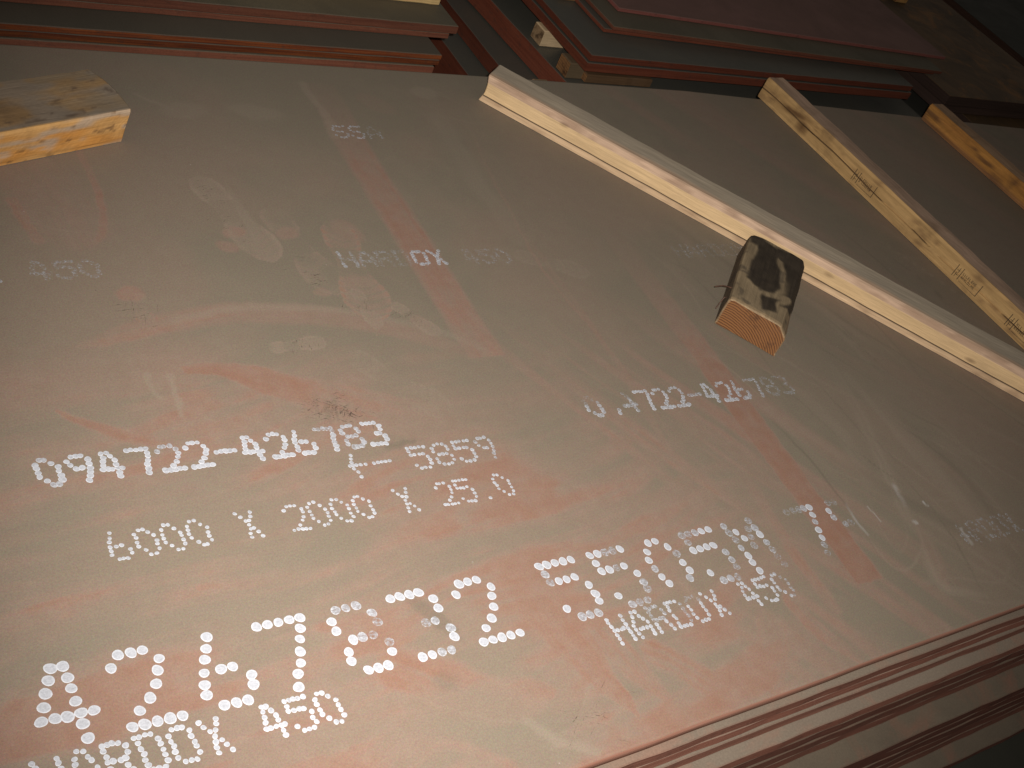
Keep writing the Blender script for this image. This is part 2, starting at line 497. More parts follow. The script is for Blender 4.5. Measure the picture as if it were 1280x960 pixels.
R_(stroke([(1.6864, 1.7848), (1.6941, 1.4939), (1.6796, 1.2355), (1.6566, 1.0057), (1.6246, 0.8421)], 0.012, [.3, .55, .55, .5, .3], .6, .4, .5, 7))
R_(stroke([(1.6973, 0.6809), (1.7157, 0.5967), (1.7559, 0.5289)], [0.022, 0.026, 0.010], .8, .4, .5, .6, 8))
R_(stroke([(1.8115, 1.0707), (1.8019, 0.8901), (1.7926, 0.7645), (1.7838, 0.6463)], 0.02, [.3, .6, .75, .5], .5, .5, .6, 9))
# rubbed wedges towards the near edge
R_(stroke([(1.1687, 0.7793), (1.1886, 0.6824), (1.2223, 0.5666)], [0.06, 0.045, 0.006], .92, .3, .3, .6, 10))
R_(stroke([(1.2492, 0.7080), (1.2738, 0.6349), (1.3085, 0.5479)], [0.04, 0.03, 0.005], .82, .4, .5, .6, 11))
R_(stroke([(1.3212, 0.6638), (1.3900, 0.5866), (1.4574, 0.5082)], [0.03, 0.035, 0.012], .82, .4, .5, .6, 12))
R_(stroke([(1.6135, 0.6505), (1.5677, 0.5899), (1.5131, 0.5390)], [0.035, 0.035, 0.03], .75, .4, .6, .5, 13))
R_(stroke([(0.8521, 0.7498), (0.9159, 0.6994), (0.9859, 0.6588), (1.0739, 0.6460)], [0.05, 0.06, 0.05, 0.03], .85, .4, .4, .9, 14))
R_(stroke([(0.5843, 0.7408), (0.7147, 0.6863), (0.8636, 0.6520)], [0.09, 0.10, 0.04], .6, .5, .4, 1, 15))
R_(stroke([(0.8736, 0.6140), (0.9271, 0.5769), (0.9569, 0.5496)], 0.014, .7, .5, .3, .8, 16))
P_(stroke([(1.0214, 0.6100), (1.0633, 0.5596), (1.1074, 0.5259)], 0.010, [.4, .6, .5], .6, .2, 1, 17))
R_(stroke([(1.0618, 0.5571), (1.1089, 0.5283)], 0.010, .5, .5))
# sweeping arcs
R_(stroke([(0.5445, 1.5252), (0.6422, 1.5451), (0.7739, 1.5796), (0.9218, 1.5813), (1.0864, 1.5509), (1.2441, 1.4804), (1.3636, 1.3922)], [0.012, 0.028, 0.03, 0.03, 0.03, 0.026, 0.02], [.5, .85, .72, .62, .58, .5, .25], .5, .45, .5, 18))
P_(stroke([(0.7082, 1.5674), (0.8430, 1.5947), (0.9780, 1.5936), (1.1281, 1.5621), (1.3044, 1.4821), (1.3986, 1.3883)], 0.010, [.2, .4, .4, .35, .3, .1], .6, .3, .5, 19))
R_(stroke([(0.7275, 1.4448), (0.7963, 1.4303), (0.8824, 1.3816), (1.0197, 1.3079), (1.1779, 1.2271)], [0.014, 0.022, 0.04, 0.06, 0.08], [1, 1, .92, .72, .45], .32, .4, .6, 20))
R_(stroke([(0.4776, 1.3723), (0.5414, 1.3220), (0.6113, 1.2814), (0.6837, 1.2437)], [0.006, 0.015, 0.022, 0.02], [.85, .95, .75, .4], .55, .4, .5, 21))
R_(stroke([(0.6400, 1.4839), (0.6922, 1.4614), (0.7239, 1.4431)], [0.012, 0.016, 0.006], .65, .4, .4, .5, 22))
P_(stroke([(0.6946, 1.4300), (0.6884, 1.3800), (0.6796, 1.3319)], 0.006, .5, .6))
P_(stroke([(0.6496, 1.4354), (0.6495, 1.3852), (0.6534, 1.3787)], 0.005, .45, .6))
R_(stroke([(0.4169, 1.5223), (0.4810, 1.4559), (0.5452, 1.3894)], 0.05, .35, .6, .4, 1, 23))
R_(stroke([(1.0103, 1.3263), (1.2082, 1.2883), (1.4483, 1.2905)], 0.05, [.3, .45, .35], .6, .5, 1, 24))
# darker rub at the upper left, behind the short plank
R_(stroke([(0.6910, 2.1122), (0.6985, 2.0095), (0.6913, 1.9112), (0.6661, 1.8253), (0.6358, 1.7968)], 0.010, [.6, .8, .8, .7, .4], .45, .2, .4, 25))
R_(stroke([(0.5577, 2.0740), (0.5966, 1.9684), (0.6191, 1.8662)], 0.10, .55, .5, .4, .8, 26))
R_(stroke([(0.5229, 1.9425), (0.5388, 1.8433), (0.5453, 1.8190)], 0.014, .8, .5, .3, .6, 27))
R_(blob([(0.7174, 2.5040)][0], .16, .03, 5, .35, .5))
# boot prints
def boot(p, ang, L=0.28, s=.55, parts=(1, 1, 1), tread=True):
    c, q = math.cos(math.radians(ang)), math.sin(math.radians(ang))
    X = px + (wx - px) * .3; Y = py + (wy - py) * .3
    u = ((X - p[0]) * c + (Y - p[1]) * q) / L; v = (-(X - p[0]) * q + (Y - p[1]) * c) / L
    v = v - .05 * np.sin(u * 3.2)
    w = np.interp(u, [-.5, -.46, -.38, -.25, -.1, .05, .2, .34, .44, .5], [0, .09, .125, .12, .085, .11, .165, .16, .10, 0])
    e = np.abs(v) / np.maximum(w, 1e-4)
    m = 1 - sstep(.94, 1.03, e)
    m = m * ((parts[0] * (u < -.2)) + (parts[1] * ((u >= -.2) & (u < .04))) * .45 + (parts[2] * (u >= .04)))
    m = m * (.55 + .45 * sstep(.62, .92, e))
    if tread:
        tr = np.minimum(np.abs(np.sin(u * L / 0.0070 + 1.3 * np.abs(v) * 20)), 1)
        m = m * (0.35 + .65 * sstep(.15, .6, tr))
    wearn = fbm(px * 16, py * 16, int(abs(ang) * 7) + 3, 3)
    return m * s * (.25 + .75 * sstep(.25, .55, wearn)) * 1.15
def boot2(ht, s, tread=True, parts=(1, 1, 1)):
    (hx, hy), (tx, ty) = ht
    return boot(((hx + tx) / 2, (hy + ty) / 2), math.degrees(math.atan2(ty - hy, tx - hx)), math.hypot(tx - hx, ty - hy), s, parts, tread)
for ht, sr, sp in (([(0.9431, 2.0308), (0.9813, 1.7277)], .42, .42), ([(1.0675, 1.9199), (1.0853, 1.6201)], .34, .22), ([(1.2134, 1.8669), (1.1324, 1.5372)], .62, .20), ([(1.2230, 1.5951), (1.2768, 1.4748)], .40, .40), ([(0.8954, 1.4893), (1.0176, 1.4791)], .42, .36), ([(0.6825, 1.6712), (0.6844, 1.5476)], .60, .12), ([(1.1578, 1.6407), (1.1438, 1.5118)], .12, .42)):
    R_(boot2(ht, sr * 1.35)); P_(boot2(ht, sp * 1.25, False))
P_(stroke([(0.9807, 1.9939), (0.9852, 1.9035), (0.9894, 1.8110), (0.9869, 1.7584)], [.006, .011, .016, .010], [.15, .35, .42, .25], .5, .3, .3, 61))
for p, a, b, g, s in (([(1.0610, 1.8253)][0], .030, .022, 20, .6), ([(0.9451, 1.8335)][0], .030, .020, 25, .7), ([(0.9146, 1.7845)][0], .028, .018, -30, .6), ([(1.2073, 1.8329)][0], .045, .035, -60, .5), ([(1.1701, 1.6607)][0], .035, .02, -10, .55), ([(1.2565, 1.5189)][0], .022, .03, 10, .45), ([(0.6746, 1.6533)][0], .03, .022, -20, .75), ([(1.0697, 1.6363)][0], .02, .014, 0, .5)):
    R_(blob(p, a, b, g, s, .3))
P_(boot([(1.7065, 1.6933)][0], -30, .2, .35)); P_(blob([(1.1535, 2.2870)][0], .07, .03, -10, .28)); P_(blob([(0.9721, 2.2800)][0], .06, .03, 10, .25)); R_(blob([(1.5114, 2.3498)][0], .06, .04, -40, .25)); P_(blob([(1.6909, 2.4178)][0], .04, .03, 0, .35))
P_(boot([(1.1288, 1.3547)][0], -60, .25, .3)); P_(boot([(1.1304, 0.5811)][0], 20, .22, .3))
P_(stroke([(1.6795, 2.2889), (1.6619, 2.0086), (1.6626, 1.7855)], 0.03, [.2, .25, .1], .6, .5, .6, 28))
P_(stroke([(0.8754, 2.3367), (0.9294, 2.2960), (0.9603, 2.2727)], 0.006, .3, .6))
# tan scuffs and loops on the right
P_(stroke([(2.3428, 1.2531), (2.2956, 1.0974), (2.2320, 0.9389), (2.1892, 0.8372), (2.1720, 0.7638)], [0.014, 0.018, 0.020, 0.018, 0.012], [.15, .3, .42, .45, .3], .7, .7, .5, 30))
P_(stroke([(2.4098, 1.1364), (2.3922, 0.9628), (2.3870, 0.8113), (2.3690, 0.6255)], [0.02, 0.02, 0.022, 0.012], [.15, .3, .35, .2], .7, .7, .5, 31))
P_(stroke([(2.3709, 1.2267), (2.3698, 1.0326), (2.3652, 0.8776)], 0.016, [.2, .3, .2], .5, .6, .5, 32))
P_(stroke([(2.1656, 1.1966), (2.1878, 1.0606), (2.1523, 0.9161)], 0.02, [.15, .25, .15], .5, .6, .5, 33))
P_(stroke([(2.0625, 0.9062), (2.0233, 0.8464), (2.0194, 0.7687), (2.0213, 0.6967), (2.0685, 0.6818), (2.1556, 0.7286), (2.1999, 0.7881)], 0.0035, [.1, .2, .25, .4, .4, .3, .2], .6, .3, .3, 34))
P_(stroke([(2.1403, 0.9183), (2.0825, 0.8117), (2.0731, 0.7242), (2.1328, 0.7560), (2.1571, 0.7967)], 0.003, [.05, .15, .25, .25, .1], .6, .3, .3, 35))
P_(stroke([(2.1898, 0.7395), (2.1519, 0.6630), (2.0816, 0.6362), (2.1752, 0.6316), (2.2921, 0.5915), (2.3690, 0.6255)], 0.0035, [.15, .25, .3, .3, .3, .2], .6, .3, .3, 36))
P_(stroke([(2.1593, 0.6833), (2.1682, 0.5734), (2.3102, 0.5350)], 0.004, [.1, .25, .2], .6, .3, .3, 37))
R_(stroke([(2.1995, 0.7765), (2.1499, 0.6744), (2.1228, 0.6096)], [0.02, 0.03, 0.008], [.35, .5, .6], .5, .5, .6, 38))
P_(stroke([(2.1436, 0.7089), (2.1171, 0.6173), (2.2118, 0.5736)], [0.012, 0.016, 0.008], [.4, .55, .3], .5, .5, .6, 39))
K_(stroke([(2.0299, 0.8680), (2.0221, 0.8194), (2.0250, 0.7830)], 0.003, [.1, .5, .25], .7, .3, .3, 40))
K_(stroke([(2.0846, 0.8481), (2.0926, 0.8051)], 0.002, .45, .7, .2, .3)); K_(stroke([(2.2637, 0.8300), (2.2682, 0.8171)], 0.0025, .8, .6, .2, .3)); K_(stroke([(2.3109, 0.7421), (2.3056, 0.6989)], 0.003, [.6, .35], .6, .2, .4))
K_(blob([(2.1931, 0.7871)][0], .009, .006, -50, .5)); K_(stroke([(2.2158, 0.8899), (2.2005, 0.8398)], 0.007, [.35, .08], .8, .8, .8, 41))
for i in range(120):
    x0 = rng.uniform(1.95, 3.4); y0 = rng.uniform(.75, 1.95); L = rng.uniform(.12, .60); a = math.radians(rng.uniform(-80, -48)); b_ = rng.uniform(-.4, .4)
    pts = [(x0 + L * t * math.cos(a + b_ * t), y0 + L * t * math.sin(a + b_ * t)) for t in (0, .33, .66, 1)]
    thin = rng.random() < .6
    hw_ = rng.uniform(.0018, .0035) if thin else rng.uniform(.005, .016)
    k_ = 1.35 if thin else 1.0
    (P_ if rng.random() < .74 else D_)(stroke(pts, hw_, [.05, k_ * rng.uniform(.16, .38), k_ * rng.uniform(.12, .34), .02], .7, .6, .35, 50 + i))
for i in range(40):      # hairline scratches
    x0 = rng.uniform(.3, 3.0); y0 = rng.uniform(.6, 2.4); L = rng.uniform(.06, .35); a = math.radians(rng.uniform(-90, -20))
    pts = [(x0, y0), (x0 + L * .5 * math.cos(a), y0 + L * .5 * math.sin(a)), (x0 + L * math.cos(a + .15), y0 + L * math.sin(a + .15))]
    P_(stroke(pts, .0022, [.05, rng.uniform(.15, .35), .05], .6, .2, .2, 120 + i))
# grey-green worn places
D_(blob([(0.9566, 0.8286)][0], .060, .014, -62, .38, .4)); D_(blob([(0.9165, 0.7127)][0], .022, .016, 0, .28, .6)); D_(stroke([(1.0314, 1.1981), (1.0669, 1.2005), (1.0939, 1.2023)], 0.006, .35, .6))
for (p, a, b, g, s) in ([(1.3077, 1.1855)][0], .10, .05, 10, .0), ([(0.8128, 0.9985)][0], .10, .03, 0, .45), ([(0.3553, 0.8985)][0], .16, .03, 25, .5), ([(0.5282, 0.9905)][0], .10, .03, 20, .35), ([(1.3999, 1.1379)][0], .12, .08, -40, .5), ([(0.9631, 0.6446)][0], .10, .05, -20, .5), ([(0.3859, 1.1379)][0], .12, .04, 10, .45):
    rust *= 1 - blob(p, a, b, g, s, .6, 1.5)
# scraped scuff above the second 7, in crossed scratches
sc = blob([(0.9652, 1.3071)][0], .05, .035, -25, 1, .5)
ra, rb = px * .80 + py * .60, py * .80 - px * .60
rc, rd = px * .97 - py * .26, py * .97 + px * .26
hatch = np.maximum(sstep(.52, .72, fbm(ra * 14, rb * 150, 71, 2)), sstep(.54, .74, fbm(rc * 150, rd * 12, 72, 2)))
D_(sc * hatch * .25)
sc2 = blob([(1.0868, 1.7358)][0], .05, .02, -40, 1, .5)
D_(sc2 * sstep(.62, .8, fbm(px * 30, py * 240 + px * 60, 77, 2)) * .4)
for name, a in (('rust', rust), ('pale', pale), ('dark', dark), ('chalk', chalk)):
    at = plate_me.attributes.new(name, 'FLOAT', 'POINT')
    at.data.foreach_set('value', np.clip(a, 0, 1).astype(np.float32))
marked = link('marked_steel_plate', plate_me, M_MARK)
tag(marked, 'large grey-brown steel plate with white dotted lettering, on top of the near stack', 'steel plate')

# --- sprayed dot lettering on it, one object per printed line
FONT = {
 '0': '1 2|0 3|0 4|0 4|0 4|1 4|2 3', '1': '2|2|2|2|2|2|2',
 '2': '1 2 3|0 4|4|3.7|3|2|0 1 2 3 4', '3': '0 1 2 3|3.6 4|3.8|2.2 3|4|4|0 1 2 3',
 '4': '1 2|1 2.5|.7 3|.4 3|0 1 2 3 4|3|3', '5': '0 1 2 3 4|0|0 1 2 3|4|4|0 4|1 2 3',
 '6': '1|.7|.3|0 1.5 2.5|0 4|0 4|1 2 3', '7': '0 1 2 3 4|4|3.8|3.4|3.1|2.9|2.7',
 '8': '1 2 3|0 4|0 4|1 2 3|0 4|0 4|1 2 3', '9': '1 2 3|0 4|.4 4|1.4 2.4 3.9|3.6|3.2|2.9',
 '-': '|||0 1 2 3 4|||', '.': '||||||2', ' ': '||||||',
 'H': '0 4|0 4|0 4|0 1 2 3 4|0 4|0 4|0 4', 'A': '1.5 2.5|1 3|.5 3.5|0 4|0 1 2 3 4|0 4|0 4',
 'R': '0 1 2 3|0 4|0 4|0 1 2 3|0 3|0 3.5|0 4', 'D': '0 1 2 3|0.3 4|.3 4|.3 4|.3 4|.3 4|0 1 2 3',
 'O': '1 2 3|0 4|0 4|0 4|0 4|0 4|1 2 3', 'X': '0 3.6|.8 3.2|1.6 2.6|2|1.8 2.8|1.6 3.4|1.4 4',
 'S': '1 2 3 4|0|0|1 2 3|4|0 4|1 2 3',
}
def dots_mesh(name, dots, seed):
    r = random.Random(seed)
    V, F, wear, rad = [], [], [], []
    N = 16
    for k, (x, y, rr, w) in enumerate(dots):
        z = 0.0005 + 0.00006 * (k % 9)
        b = len(V)
        ax = rr * r.uniform(.92, 1.08); ay = rr * r.uniform(.92, 1.08); th = r.uniform(0, 3.14)
        V.append((x, y, z)); wear.append(w); rad.append(0)
        p1, p2 = r.uniform(0, 6.28), r.uniform(0, 6.28)
        for lev in (.62, .86, 1.0):
            for i in range(N):
                a = 6.2832 * i / N
                q = lev * (1 + (.035 * math.sin(2 * a + p1) + .03 * math.sin(3 * a + p2) + r.uniform(-.018, .018)) * lev)
                ux, uy = ax * q * math.cos(a), ay * q * math.sin(a)
                V.append((x + ux * math.cos(th) - uy * math.sin(th), y + ux * math.sin(th) + uy * math.cos(th), z - (.00025 if lev == 1.0 else 0)))
                wear.append(w); rad.append(lev)
        for i in range(N):
            j = (i + 1) % N
            F.append((b, b + 1 + i, b + 1 + j))
            for l in range(2):
                F.append((b + 1 + l * N + i, b + 1 + (l + 1) * N + i, b + 1 + (l + 1) * N + j, b + 1 + l * N + j))
    me = bpy.data.meshes.new(name)
    me.from_pydata(V, [], F)
    for n_, a_ in (('wear', wear), ('rad', rad)):
        at = me.attributes.new(n_, 'FLOAT', 'POINT')
        at.data.foreach_set('value', a_)
    me.update()
    return me
def lettering(chars, seed, label=None):
    """every sprayed character is a part of its own; chars = list of dot lists"""
    for n_, dots in enumerate(chars):
        if not dots: continue
        o = link('painted_character', dots_mesh('painted_character', dots, seed * 40 + n_), M_PAINT, marked)
        if label: o['label'] = label
def text_dots(text, o, a, b, rad, wear=None, seed=0, colp=.172, jit=.0008, grow=0.0, base=.08):
    r = random.Random(seed)
    out = []
    for i, chx in enumerate(text):
        rows = FONT[chx].split('|')
        cur = []
        for q, row in enumerate(rows):
            for c in row.split():
                c = float(c)
                w = base if wear is None else wear(i, q, c)
                if w >= 1: continue
                f = i + (c - 2) * colp
                x = o[0] + f * a[0] + (q / 6.0) * b[0] + r.gauss(0, jit)
                y = o[1] + f * a[1] + (q / 6.0) * b[1] + r.gauss(0, jit)
                cur.append((x, y, rad * (1 + grow * q / 6.0) * r.uniform(.90, 1.10), min(.97, max(0, w + r.uniform(-.05, .08)))))
        out.append(cur)
    return out
SER = '094722-426783'
lettering(text_dots(SER, (.4328, 1.2692), (.0490, -.0005), (.0027, -.0526), .0048, lambda i, q, c: {4: .35 if q < 2 else .15, 10: .45 if q < 2 else .2, 11: .3, 0: .25 if q in (0, 6) else .12}.get(i, .10), 1, .165, .0006, .22), 1)
def w_a2(i, q, c):
    if i == 0: return .95 if q < 2 else (.3 if q > 2 else .7)
    if i == 1: return .3 if (q > 4 and c > 2) else 1
    if i == 2: return 1 if c < 1.5 and q < 4 else (.45 if q > 1 else .75)
    return {3: .22, 4: .22, 5: .30, 6: .5, 7: .22, 8: .22, 9: .32, 10: .52, 11: .72, 12: .80}[i]
lettering(text_dots(SER, (1.5472, 1.2618), (.0488, -.0007), (.0004, -.0543), .0046, w_a2, 2, .165, .0007, .2), 2, 'half worn off serial number line')
lettering(text_dots('6000 X 2000 X 25.0', (.5012, 1.1042), (.0425, -.0004), (.0017, -.0508), .0035, lambda i, q, c: .12, 3, .172, .0008), 3)
ARROW = "9513,11928,10 9486,11844,10 9459,11761,10 9400,11688,10 9468,11686,10 9529,11686,10 9612,11681,10 9711,11674,10 9447,11608,10 9501,11525,10 9516,11407,10 9884,11673,10 9970,11678,10 10046,11680,10 10124,11677,10 10212,11677,10"
pd = [(int(a) / 1e4, int(b) / 1e4, .0039, .18) for a, b, c in (q.split(',') for q in ARROW.split())]
lettering([pd[:11], pd[11:]] + text_dots('5859', (1.0855, 1.1906), (.0497, .0002), (.0008, -.0513), .0040, lambda i, q, c: (.18, .22, .2, .34)[i], 4, .172, .0008), 4)
HX = 'HARDOX 450'
lettering(text_dots(HX, (.3188, .7568), (.0441, -.0008), (.0054, -.0522), .0043, lambda i, q, c: .06, 5, .172, .0007), 5)
def w_h2(i, q, c):
    if i == 2: return .45 if q < 4 else .2
    if i == 3: return .62 if c > 2.5 and 0 < q < 6 else .15
    if i == 4: return .75 if q < 2 else .15
    if i == 9: return .25 if c < 2.2 else .62
    return .13
lettering(text_dots(HX, (1.2854, .7468), (.0464, .0001), (.0039, -.0523), .0042, w_h2, 6, .172, .0008), 6)
def w_h3(i, q, c):
    if i == 0: return .56 if (q < 2 and c < 2) or q > 4 else .82
    return {1: .82, 2: .88, 3: .92, 4: .36, 5: .32}.get(i, .93)
lettering(text_dots(HX, (1.1722, 1.7565), (.0453, -.0006), (-.0005, -.0453), .0050, w_h3, 7, .172, .0008), 7, 'faint worn grade marking crossing a rust stripe')
lettering(text_dots(HX, (.2086, 1.7460), (.0458, .0010), (-.0015, -.0470), .0050, lambda i, q, c: .38 if i < 6 else .84, 8, .172, .0008), 8, 'faint worn grade marking near the short plank')
lettering(text_dots(HX, (2.150, 1.7480), (.0455, -.0006), (-.0005, -.0455), .0046, lambda i, q, c: .93 if i < 4 else .99, 9, .172, .001), 9)
def w_h5(i, q, c):
    return {1: .74 if q > 2 else .95, 2: .80, 3: .74, 4: .76, 5: .72}.get(i, .88 if i > 5 else 1)
lettering(text_dots(HX, (2.268, .7530), (.0440, -.0012), (.0010, -.0500), .0042, w_h5, 10, .172, .0022), 10, 'smeared grade marking towards the right end')
lettering(text_dots('SSA', (1.3512, 2.2401), (.0471, .0010), (.0002, -.0466), .0040, lambda i, q, c: (.55, .46, .74)[i] if (i < 2 or q > 2) else .93, 11, .172, .001), 11)
BIG = ['3566,8904,8 3731,8897,8 3498,8723,8 3751,8701,8 3417,8531,8 3759,8524,8 3349,8326,8 3766,8312,8 3270,8123,8 3453,8127,8 3611,8109,8 3793,8120,8 3964,8111,8 3775,7952,8 3787,7724,8',
 '4348,8697,8 4495,8884,8 4679,8875,8 4846,8876,8 5035,8680,8 4960,8496,8 4879,8288,8 4737,8092,8 4546,7934,8 4387,7721,8 4556,7713,8 4734,7712,8 4912,7706,8 5087,7698,8',
 '5812,8861,8 5741,8666,8 5664,8492,8 5586,8276,8 5533,8082,8 5510,7917,8 5845,8276,8 6022,8273,8 6248,8065,8 6224,7905,8 5706,7696,8 5887,7688,8 6061,7682,8',
 '6601,8846,8 6780,8844,8 6961,8842,8 7146,8845,8 7325,8840,8 7258,8652,8 7184,8470,8 7106,8255,8 7041,8061,8 6936,7897,8 6863,7681,8',
 '7943,8831,35 8124,8831,35 8311,8834,35 7797,8643,8 7804,8460,8 8519,8640,35 8540,8453,60 8011,8241,8 8177,8249,35 8370,8243,60 7855,8051,8 7831,7885,8 8579,8054,60 8551,7878,8 8036,7666,8 8207,7658,8 8382,7660,8',
 '8942,8822,8 9121,8825,8 9302,8821,8 9480,8822,8 9685,8644,8 9689,8449,8 9522,8233,35 9348,8232,60 9727,8034,35 9717,7867,8 9007,7649,8 9188,7648,8 9371,7651,35 9550,7644,35',
 '10130,8624,8 10282,8812,8 10464,8822,8 10645,8821,8 10847,8623,8 10767,8444,8 10692,8231,8 10542,8029,8 10348,7873,8 10179,7639,8 10363,7637,8 10544,7636,8 10725,7635,8 10916,7636,8',
 '11993,8810,8 12165,8810,8 12350,8813,8 12532,8807,8 12713,8806,8 12017,8622,35 12029,8438,60 12214,8428,8 12387,8427,8 12580,8440,8 12771,8217,8 12795,8011,8 12783,7852,8 12053,7857,8 12260,7636,35 12436,7634,35 12623,7629,35',
 '13160,8807,8 13343,8807,8 13520,8804,60 13700,8800,60 13888,8801,8 13184,8612,8 13202,8425,8 13388,8422,8 13561,8428,60 13745,8431,8 13930,8215,8 13947,8007,35 13938,7856,60 13236,7858,8 13419,7623,35 13596,7628,60 13784,7631,60',
 '14591,8795,8 14777,8803,8 14442,8608,8 14360,8426,8 14373,8219,35 14411,8019,8 14480,7848,8 14974,8618,8 15078,8428,60 15085,8213,8 15124,8014,8 15014,7856,35',
 '15484,8797,60 15653,8794,60 15833,8795,35 16008,8797,8 16200,8801,8 15508,8610,60 15507,8414,8 15691,8416,8 15876,8424,8 16065,8427,8 16244,8216,35 16263,8020,35 16261,7851,60 15552,7855,8 15742,7631,35 15929,7635,35 16116,7628,60',
 '16631,8795,35 16651,8619,60 16833,8603,8 16690,8429,60 16685,8223,35 16723,8020,8 16709,7852,8 16740,7637,8 16930,8417,8 17195,8612,60 17122,8421,60 17046,8211,60 17342,8797,60 17374,8603,35 17387,8427,8 17409,8216,35 17426,8025,60 17424,7850,80 17465,7645,80',
 '18498,8801,80 18706,8804,80 18877,8798,60 19031,8802,35 19205,8796,8 19142,8601,8 19067,8422,35 18990,8213,8 18927,8015,8 18844,7844,60 18768,7648,80',
 '19818,8808,80 19995,8785,80 19667,8604,8 19667,8424,35 19856,8201,60 20041,8208,80']
def big_dots(s, k):
    r = random.Random(k)
    out = []
    for q in s.split():
        a, b, w = q.split(',')
        out.append((int(a) / 1e4, int(b) / 1e4, .0085 * r.uniform(.95, 1.06), int(w) / 100.0))
    return out
lettering([big_dots(s, i) for i, s in enumerate(BIG[:7])], 12)
lettering([big_dots(s, i + 20) for i, s in enumerate(BIG[7:])], 13)

# --- fine dark scrape lines (above the serial number, across boot treads)
def scrapes(spec, seed):
    r = random.Random(seed)
    V, F, W = [], [], []
    for (cx, cy, sx, sy, rot, n, angs, l0, l1, w) in spec:
        for i in range(n):
            a = math.radians(r.choice(angs) + r.gauss(0, 7))
            ox, oy = r.gauss(0, sx), r.gauss(0, sy)
            cr, sr = math.cos(math.radians(rot)), math.sin(math.radians(rot))
            x, y = cx + ox * cr - oy * sr, cy + ox * sr + oy * cr
            L = r.uniform(l0, l1); hw = r.uniform(.0004, .0008)
            b = len(V); bw = r.gauss(0, .0012)
            for q in range(4):
                s_ = (q / 3 - .5) * L
                e = hw * (.25 if q in (0, 3) else 1)
                px_, py_ = x + s_ * math.cos(a) - bw * math.sin(a) * (1 - abs(q - 1.5)), y + s_ * math.sin(a) + bw * math.cos(a) * (1 - abs(q - 1.5))
                z_ = .0003 + .00002 * (i % 12)
                V += [(px_ - e * math.sin(a), py_ + e * math.cos(a), z_), (px_ + e * math.sin(a), py_ - e * math.cos(a), z_)]
                W += [min(.95, max(0, w + r.uniform(-.15, .2)))] * 2
            for q in range(3): F.append((b + 2 * q, b + 2 * q + 1, b + 2 * q + 3, b + 2 * q + 2))
    me = bpy.data.meshes.new('scrape_marks'); me.from_pydata(V, [], F)
    for n_, a_ in (('wear', W), ('rad', [0.0] * len(V))):
        at = me.attributes.new(n_, 'FLOAT', 'POINT'); at.data.foreach_set('value', a_)
    o = link('scrape_marks', me, M_SCUFF, marked); o['kind'] = 'stuff'
scrapes([(*[(0.9636, 1.3115)][0], .030, .017, -20, 90, (-35, -30, 62, 20), .008, .026, .78),
         (*[(0.9841, 1.2960)][0], .012, .010, -20, 40, (-35, 62), .006, .018, .66),
         (*[(1.0745, 1.6715)][0], .020, .012, -40, 22, (14, 10), .010, .026, .84),
         (*[(0.9347, 1.9707)][0], .022, .018, -50, 22, (12, 20), .010, .030, .86),
         (*[(0.9531, 1.8467)][0], .03, .02, -50, 14, (12, 40), .010, .026, .86),
         (*[(0.6835, 1.6141)][0], .022, .018, -70, 20, (5, 80), .010, .030, .84),
         (*[(0.9618, 1.4825)][0], .030, .010, 5, 18, (80, 65), .008, .022, .84),
         (*[(1.2323, 1.5385)][0], .025, .014, -40, 22, (35, 20), .010, .026, .84),
         (*[(1.1389, 1.5787)][0], .02, .014, 0, 16, (20, 60), .008, .024, .86),
         (*[(1.1361, 0.5794)][0], .03, .02, 20, 18, (-20, 30), .012, .03, .9)], 3)

# --- the plates under it, each pushed out a little further towards the viewer
NEAR = [(0.5161, 2.325, -0.029, 0.0316), (0.5168, 2.361, -0.0609, 0.0332), (0.5125, 2.393, -0.0944, 0.0344), (0.4866, 2.4, -0.1291, 0.0361), (0.4874, 2.441, -0.1655, 0.038), (0.4864, 2.482, -0.2038, 0.0375), (0.4874, 2.524, -0.2416, 0.0388), (0.4376, 2.507, -0.2807, 0.041), (0.4376, 2.552, -0.322, 0.041), (0.4372, 2.597, -0.3633, 0.0418), (0.4375, 2.644, -0.4054, 0.0443), (0.4373, 2.693, -0.45, 0.0478), (0.3963, 2.696, -0.4981, 0.0339), (0.23, 2.70, -0.5323, 0.0400)]
ORD = ['directly under the marked top plate', 'third from the top', 'fourth from the top', 'fifth from the top', 'sixth from the top', 'seventh from the top', 'eighth from the top', 'ninth from the top, wide ledge', 'tenth from the top', 'eleventh from the top', 'twelfth from the top', '', 'lowest but one showing', 'bottom one, a wide dark ledge']
for k, (y, xr, z, th_) in enumerate(NEAR):
    e = random.uniform(-.03, .03)
    f = lambda x: y + (x - xr) * 0.0128
    poly = [(X0 + e, f(X0)), (X1 + e, f(X1)), (X1 + e, 2.36), (X0 + e, 2.47)]
    if k == 11: lab = 'steel plate with thin red edge in the near stack, third lowest one showing'
    else: lab = 'steel plate with red edge in the near stack, ' + ORD[k]
    plate('steel_plate', poly, z, th_, M_NEAR if k < 4 else (M_LOW if k < 13 else M_VDARK), lab, 'plates of the near stack', seed=k + 1)
